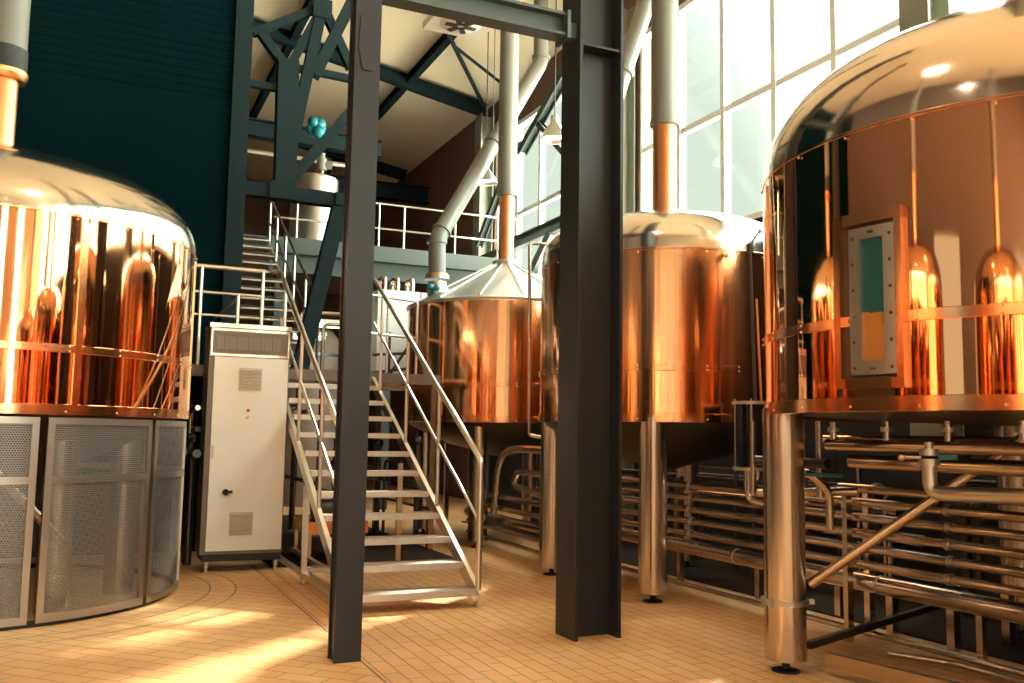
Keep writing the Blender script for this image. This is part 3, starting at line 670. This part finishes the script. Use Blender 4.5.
for i, z in enumerate((1.105, .98, .86, .735, .61)):
    p = thing('process_pipe', (PX, 5, z), 'slim steel pipe, %s of the parallel run above the fat pipe under the right tanks' % names[i], 'pipe', 'parallel process pipes')
    MB().tube([(PX + (.02 if i % 2 else 0), YN, z), (PX + (.02 if i % 2 else 0), YE - .15 * i, z), ], .036, 14).build('tube', 'steel', p)
    for y in (4.9, 8.1):
        MB().tube([(PX + (.02 if i % 2 else 0), y - .02, z), (PX + (.02 if i % 2 else 0), y + .02, z)], .044, 14).build('joint', 'steel_pale', p)
p = thing('process_pipe', (PX, 5, .46), 'fat steel pipe lowest of the bundle running under the right tanks', 'pipe')
MB().tube([(PX + .06, YN, .46), (PX + .06, YE, .46)], .075, 20).build('tube', 'steel', p)
for y in (3.2, 5.6, 7.4): MB().tube([(PX + .06, y - .01, .46), (PX + .06, y + .01, .46)], .078, 20).build('weld', 'steel_pale', p)
for y in (3.9, 4.7): MB().bar((PX + .06, y, 0), (PX + .06, y, .4), .05, .05).build('stand', 'steel', p)
tag(MB().tube([(PX - .02, YN, .085), (PX - .02, YE, .085)], .026, 10).build('floor_rail', 'steel'), 'thin steel rail pipe just above the floor tiles along the tank row', 'pipe')
tag(MB().tube([(PX - .1, 2.2, .05), (PX - .1, 4.8, .05), (PX - .3, 5.2, .05)], .022, 10, bend=.1).build('drain_pipe', 'steel'), 'thin drain pipe lying on the floor at the lower right corner', 'pipe')
# upper header pipes under the near tank
XA2 = 4.95
hp = thing('header_pipe', (XA2, 4, 1.58), 'steel header pipe with risers directly under the near right tank', 'pipe')
MB().tube([(XA2, 1.8, 1.57), (XA2, 5.28, 1.57)], .042, 16).build('tube', 'steel', hp)
for y in (5.22, 4.72, 4.22, 3.7, 3.3):
    r_ = MB().tube([(XA2, y, 1.57), (XA2 + .0, y, 1.735)], .026, 12).build('riser', 'steel', hp)
    MB().tube([(XA2, y, 1.665), (XA2, y, 1.695)], .042, 12).build('clamp', 'steel_pale', r_)
tag(MB().tube([(XA2 + .15, 1.8, 1.45), (XA2 + .15, 5.2, 1.45)], .05, 16).build('header_pipe', 'steel'), 'second steel header pipe running below the riser header under the near tank', 'pipe')
tag(MB().tube([(XA2 + .9, 1.8, 1.61), (XA2 + .9, 6.3, 1.61)], .036, 12).build('header_pipe', 'steel'), 'rear steel header pipe mostly hidden behind the riser header', 'pipe')
tag(MB().tube([(XA2 + .7, 1.8, 1.22), (XA2 + .7, 5.9, 1.22)], .036, 12).build('process_pipe', 'steel'), 'steel pipe just below the two headers and above the parallel bundle', 'pipe')
# diagonal brace pipe of near leg
tag(MB().tube([(4.62, 5.12, .60), (5.40, 3.94, 1.70)], .034, 14).build('brace_pipe', 'steel_leg'), 'diagonal steel brace pipe rising from the near tank leg clamp to the tank rim', 'brace')
# valve with bend
vx, vy = 4.55, 4.02
va = thing('butterfly_valve', (vx, vy, 1.5), 'steel valve with teal lever and pipe bend below the near tank', 'valve')
MB().tube([(vx, vy, 1.47), (vx, vy, 1.30), (vx + .02, vy - .16, 1.30), (vx - .05, 2.2, 1.37)], .043, 16, bend=.11).build('bend', 'steel_pale', va)
m = MB(); m.tube([(vx, vy, 1.46), (vx, vy, 1.50)], .062, 18); m.tube([(vx, vy, 1.52), (vx, vy, 1.56)], .055, 18); m.tube([(vx, vy, 1.55), (vx, vy, 1.6)], .025, 10); m.build('body', 'steel_pale', va)
m = MB(); m.tube([(vx - .03, vy + .03, 1.51), (vx - .09, vy + .10, 1.51)], .018, 10); m.ball((vx - .1, vy + .11, 1.51), .028); m.build('stem', 'steel', va)
MB().bar((vx + .03, vy - .05, 1.51), (vx + .06, vy - .14, 1.515), .04, .03).build('lever', 'cyan_plastic', va)
# pipework left of the near rack: bends at header ends
pb = thing('pipe_cluster', (5.4, 6.2, 1.2), 'cluster of bent steel pipes with clamps between the near leg and the rack post', 'pipe')
for pts, r, mt in (([(5.2, 6.25, 1.34), (5.2, 5.75, 1.34), (5.35, 5.7, 1.2), (5.35, 5.7, .9)], .034, 'steel'), ([(5.1, 6.3, 1.42), (5.15, 5.5, 1.42)], .04, 'steel_dark'), ([(5.05, 5.85, 1.33), (5.25, 5.45, 1.33)], .014, 'cyan_plastic'),
                   ([(5.05, 6.2, 1.16), (5.55, 5.6, 1.2)], .035, 'steel'), ([(5.0, 6.2, 1.15), (5.0, 6.2, 1.75)], .02, 'steel'), ([(5.3, 5.75, 1.15), (5.3, 5.75, 1.75)], .03, 'steel'), ([(5.45, 6.1, 1.2), (5.45, 6.1, 1.75)], .022, 'steel')):
    MB().tube(pts, r, 10, bend=.08).build('tube', mt, pb)
# black filter with tube, between middle and near tank
fl = thing('filter_housing', (5.62, 6.97, 1.3), 'black cylindrical filter with steel rods hanging beside the near tank leg', 'filter')
fc = (5.62, 6.97)
MB().lathe([(.0001, 1.34), (.17, 1.34), (.17, 1.92), (.0001, 1.92)], fc, 32).build('body', 'black', fl)
m = MB()
for z in (1.31, 1.92): m.lathe([(.0001, z), (.185, z), (.185, z + .03), (.0001, z + .03)], fc, 32)
m.build('end_ring', 'steel_pale', fl)
for a in (PI * .95, PI * 1.27, PI * 1.6, PI * .3): MB().tube([(fc[0] + .18 * math.cos(a), fc[1] + .18 * math.sin(a), 1.3), (fc[0] + .18 * math.cos(a), fc[1] + .18 * math.sin(a), 1.97)], .008, 6).build('rod', 'steel_pale', fl)
MB().tube([(5.57, 6.97, 1.31), (5.57, 6.97, 1.04), (5.58, 6.65, 1.0), (5.58, 6.3, 1.0)], .04, 14, bend=.1).build('outlet_pipe', 'steel', fl)
MB().tube([(5.68, 6.97, 1.31), (5.68, 6.97, 1.19), (5.66, 6.5, 1.185)], .035, 14, bend=.08).build('outlet_pipe', 'steel', fl)
sp = thing('sampling_pipe', (6.5, 7.6, 2), 'thin dark sampling tube with top fitting dropping from the middle tank to the filter', 'pipe')
MB().tube([(5.66, 6.97, 1.957), (5.70, 7.08, 3.42)], .016, 8).build('tube', 'steel_dark', sp)
m = MB(); m.tube([(5.70, 7.08, 3.42), (5.76, 7.12, 3.5), (5.82, 7.2, 3.48)], .03, 8); m.tube([(5.70, 7.08, 3.4), (5.70, 7.08, 3.48)], .035, 8); m.tube([(5.76, 7.12, 3.52), (5.85, 7.1, 3.64)], .012, 6); m.build('fitting', 'steel_dark', sp)
rod('sampling_pipe', (5.73, 6.97, 1.957), (5.79, 7.1, 2.95), .011, 'copper_pipe', 'thin copper capillary tube beside the dark sampling tube', 'pipe')
# thin tube in front of the faceted tank
tag(MB().tube([(5.22, 10.32, 4.02), (4.86, 10.3, 4.0), (4.89, 10.3, 1.6), (5.1, 10.2, 1.56)], .022, 10, bend=.05).build('standing_tube', 'steel'), 'thin steel tube bent at both ends standing between faceted and middle tank', 'pipe')
# pipes between leg of faceted tank and middle tank
hz = thing('pipe_hoop', (5.3, 11.5, .6), 'large bent steel pipe hoop under the faceted tank', 'pipe')
MB().tube([(5.25, 12.2, .5), (5.25, 12.0, 1.3), (5.2, 11.5, 1.42), (5.0, 9.9, 1.42)], .05, 16, bend=.25).build('tube', 'steel', hz)
hz = thing('pipe_hoop', (5.2, 11, .8), 'inner smaller steel pipe hoop nested under the larger hoop', 'pipe')
MB().tube([(5.0, 9.9, 1.12), (5.15, 11.2, 1.12), (5.15, 11.3, .93), (4.95, 9.9, .86)], .04, 14, bend=.1).build('tube', 'steel', hz)
for i, (z, r, lab) in enumerate(((.72, .04, 'upper steel pipe passing behind the left leg of the middle tank'), (.56, .04, 'second steel pipe passing behind the left leg of the middle tank'), (.40, .065, 'thick steel pipe passing behind the left leg of the middle tank'), (.26, .035, 'fourth steel pipe behind the left leg of the middle tank'), (.10, .03, 'lowest steel pipe near the floor behind the left leg of the middle tank'))):
    tag(MB().tube([(5.42, 13.6, z), (5.24, 9.2, z)], r, 12).build('process_pipe', 'steel'), lab, 'pipe', 'pipes behind the leg of the middle tank')
# dark machinery deeper under the tanks
random.seed(11)
def cluster(name, x0, x1, y0, y1, n, label, zmax=1.5):
    t = thing(name, ((x0 + x1) / 2, (y0 + y1) / 2, 0), label, 'pipes')
    for i in range(n):
        x, y = random.uniform(x0, x1), random.uniform(y0, y1); r = random.uniform(.02, .05); z = random.uniform(.5, zmax)
        if i % 3 == 0: pts = [(x, y, 0), (x, y, z), (x, y - random.uniform(.3, .9), z)]
        elif i % 3 == 1: pts = [(x, y0, z), (x, y1, z)]
        else: pts = [(x, y, 0), (x, y, min(1.5, z + .4))]
        o = MB().tube(pts, r, 10, bend=.12).build('tube', 'steel_dark' if i % 5 else 'steel', t)
        if i % 2 == 0:
            p = pts[1] if i % 3 != 1 else (x, (y0 + y1) / 2, z)
            MB().ball(p, r * 1.8, 8).build('fitting', 'steel_dark', o)
    return t
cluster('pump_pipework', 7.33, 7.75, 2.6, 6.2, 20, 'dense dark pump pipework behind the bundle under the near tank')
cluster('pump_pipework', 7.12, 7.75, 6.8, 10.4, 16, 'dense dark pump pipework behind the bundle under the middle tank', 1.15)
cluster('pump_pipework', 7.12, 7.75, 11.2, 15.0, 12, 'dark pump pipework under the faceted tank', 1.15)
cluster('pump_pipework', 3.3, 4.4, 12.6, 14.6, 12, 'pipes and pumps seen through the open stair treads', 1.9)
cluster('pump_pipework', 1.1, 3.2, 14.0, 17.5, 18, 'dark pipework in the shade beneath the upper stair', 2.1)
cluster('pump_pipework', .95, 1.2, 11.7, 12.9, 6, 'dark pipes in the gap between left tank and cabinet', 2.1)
for k, (y0_, y1_, h_, lab) in enumerate(((2.4, 5.2, 1.45, 'dark box added to deepen the shade behind the pipework under the near tank'), (6.1, 8.2, 1.5, 'dark box added to deepen the shade between near and middle tank'),
        (9.2, 11.6, 1.2, 'dark box added to deepen the shade between middle and faceted tank'))):
    q = thing('shade_box', (8.1, (y0_ + y1_) / 2, 0), lab, 'cabinet')  # plain dark boxes added to stand in for shade behind the pipes
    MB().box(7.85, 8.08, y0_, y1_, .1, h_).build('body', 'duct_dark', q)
    MB().box(7.9, 8.08, y0_ + .05, y1_ - .05, 0, .1).build('plinth', 'rubber', q)
    for j in range(3):
        a_ = y0_ + (y1_ - y0_) * j / 3 + .03; MB().box(7.83, 7.85, a_, a_ + (y1_ - y0_) / 3 - .06, .16, h_ - .06).build('door', 'duct_dark', q)
pf = thing('pump_skid', (2.9, 11.2, 0), 'low pump skid with orange tray seen under the stair treads', 'pump')
MB().box(2.45, 3.2, 11.4, 12.3, .35, .5).build('tray', 'copper_band', pf)
for x, y in ((2.48, 11.45), (3.15, 11.45), (2.48, 12.25), (3.15, 12.25)): MB().bar((x, y, 0), (x, y, .36), .05, .05).build('leg', 'steel', pf)
MB().tube([(2.6, 11.9, .62), (3.05, 11.9, .62)], .12, 20).build('motor', 'steel_dark', pf)
MB().tube([(3.05, 11.9, .62), (3.13, 11.9, .62)], .16, 20).build('pump_head', 'steel_pale', pf)

# ------------------------------------------------------------------ lamps
LF = thing('panel_lamp', (3.38, 9.0, 6.0), 'white square panel lamp with round fan-like centre hanging under the roof beam', 'lamp')
MB().box(3.05, 3.72, 8.7, 9.3, 6.02, 6.10).build('plate', 'frame_white', LF)
MB().lathe([(.0001, 6.0), (.2, 6.0), (.23, 6.02), (.23, 6.04)], (3.38, 9.0), 32).build('ring', 'frame_white', LF)
m = MB()
for i in range(6): a = i * PI / 3; m.bar((3.38 + .04 * math.cos(a), 9 + .04 * math.sin(a), 5.99), (3.38 + .17 * math.cos(a), 9 + .17 * math.sin(a), 5.99), .06, .012)
m.build('fin', 'steel_dark', LF)
MB().tube([(3.38, 9.0, 6.1), (3.38, 9.0, zr(3.38) - .02)], .012, 6).build('hanger', 'steel_dark', LF)
def bell(x, y, z, label, grp='bell pendant lamps', on=1.):
    b = thing('bell_lamp', (x, y, z), label, 'lamp', grp)
    MB().lathe([(.24, z), (.245, z + .01), (.2, z + .12), (.1, z + .26), (.07, z + .3), (.07, z + .42), (.0001, z + .42)], (x, y), 32).build('shade', 'steel_pale', b)
    MB().lathe([(.0001, z + .06), (.16, z + .06), (.2, z + .08)], (x, y), 24).build('bulb', 'lamp_glow', b)
    MB().tube([(x, y, z + .42), (x, y, zr(x) - .02)], .012, 6).build('cord', 'steel_dark', b)
    if on:
        l = bpy.data.lights.new('bell_light', 'SPOT'); l.energy = LAMP * on; l.color = (1, .87, .68); l.spot_size = D2R(140); l.spot_blend = .6; l.shadow_soft_size = .18
        o = bpy.data.objects.new('bell_light', l); COL.objects.link(o); o.parent = b; o.location = (0, 0, .02)
LAMP = 170.
bell(7.0, 17.0, 6.7, 'bell pendant lamp left of the grey stack of the faceted tank')
bell(6.8, 13.5, 6.55, 'bell pendant lamp hanging just left of the wide steel column')
for x, y in ((1.6, 4.0), (1.2, -1.2), (5.2, -1.4), (-1.6, 2.0)):
    bell(x, y, 7.2, 'bell pendant lamp high overhead near the viewpoint, seen mirrored in the domes', 'overhead bell lamps')
for x, y in ((2.4, 10.4), (4.6, 24.0)): pass

# ------------------------------------------------------------------ light, sky, camera
sun = bpy.data.lights.new('sun', 'SUN'); sun.energy = 11.0; sun.angle = D2R(2.2); sun.color = (1, .93, .82)
so = bpy.data.objects.new('sun', sun); COL.objects.link(so)
az, el = D2R(40), D2R(38)
dirv = Vector((math.cos(el) * math.cos(az), math.cos(el) * math.sin(az), math.sin(el)))
so.rotation_euler = dirv.to_track_quat('Z', 'Y').to_euler(); so.location = (14, 16, 14)
wd = bpy.data.worlds.new('sky'); sc.world = wd; wd.use_nodes = True
nt = wd.node_tree; bg = nt.nodes['Background']
tc = nt.nodes.new('ShaderNodeTexCoord'); sx = nt.nodes.new('ShaderNodeSeparateXYZ'); nt.links.new(tc.outputs['Generated'], sx.inputs[0])
hz_ = nt.nodes.new('ShaderNodeMath'); hz_.operation = 'MULTIPLY_ADD'; hz_.inputs[1].default_value = .5; hz_.inputs[2].default_value = .5; nt.links.new(sx.outputs[2], hz_.inputs[0])
rp = nt.nodes.new('ShaderNodeValToRGB'); nt.links.new(hz_.outputs[0], rp.inputs[0])
el_ = rp.color_ramp.elements
el_[0].position = .0; el_[0].color = (3.2, 2.8, 2.1, 1)
el_[1].position = .92; el_[1].color = (.92, 1.05, 1.08, 1)
for p_, c_ in ((.485, (2.8, 2.45, 1.9, 1)), (.51, (.60, .685, .57, 1)), (.66, (.62, .70, .60, 1))):
    e = el_.new(p_); e.color = c_
# unseen side of the sky brightened, added to whiten reflections in the left tank
dp = nt.nodes.new('ShaderNodeVectorMath'); dp.operation = 'DOT_PRODUCT'; nt.links.new(tc.outputs['Generated'], dp.inputs[0]); dp.inputs[1].default_value = Vector((math.cos(D2R(-30)), math.sin(D2R(-30)), .55)).normalized()
mr = nt.nodes.new('ShaderNodeMapRange'); mr.interpolation_type = 'SMOOTHSTEP'; nt.links.new(dp.outputs['Value'], mr.inputs[0])
mr.inputs[1].default_value = .25; mr.inputs[2].default_value = .85; mr.inputs[3].default_value = .88; mr.inputs[4].default_value = 16.0
nt.links.new(rp.outputs[0], bg.inputs[0]); nt.links.new(mr.outputs[0], bg.inputs[1])

cam = bpy.data.cameras.new('camera'); co = bpy.data.objects.new('camera', cam); COL.objects.link(co)
cam.sensor_width = 36; cam.sensor_fit = 'HORIZONTAL'; cam.lens = 921.952 / 1024 * 36; cam.clip_start = .05; cam.clip_end = 200
R_ = ((0.91097697, -0.41211431, 0.01681541), (0.05681361, 0.08499726, -0.99476011), (0.40852561, 0.9071589, 0.10084425))
Rr, Dn, Fw = (Vector(r) for r in R_)
M = Matrix((Rr, -Dn, -Fw)).transposed().to_4x4(); M.translation = (0, 0, 1.6)
co.matrix_world = M; sc.camera = co
sc.view_settings.view_transform = 'Standard'; sc.view_settings.look = 'None'; sc.view_settings.gamma = 1; sc.view_settings.use_curve_mapping = False
sc.view_settings.exposure = .62
try:
    sc.cycles.use_denoising = True; sc.cycles.max_bounces = 10; sc.cycles.transparent_max_bounces = 16; sc.cycles.sample_clamp_indirect = 8; sc.cycles.caustics_reflective = True
except Exception: pass
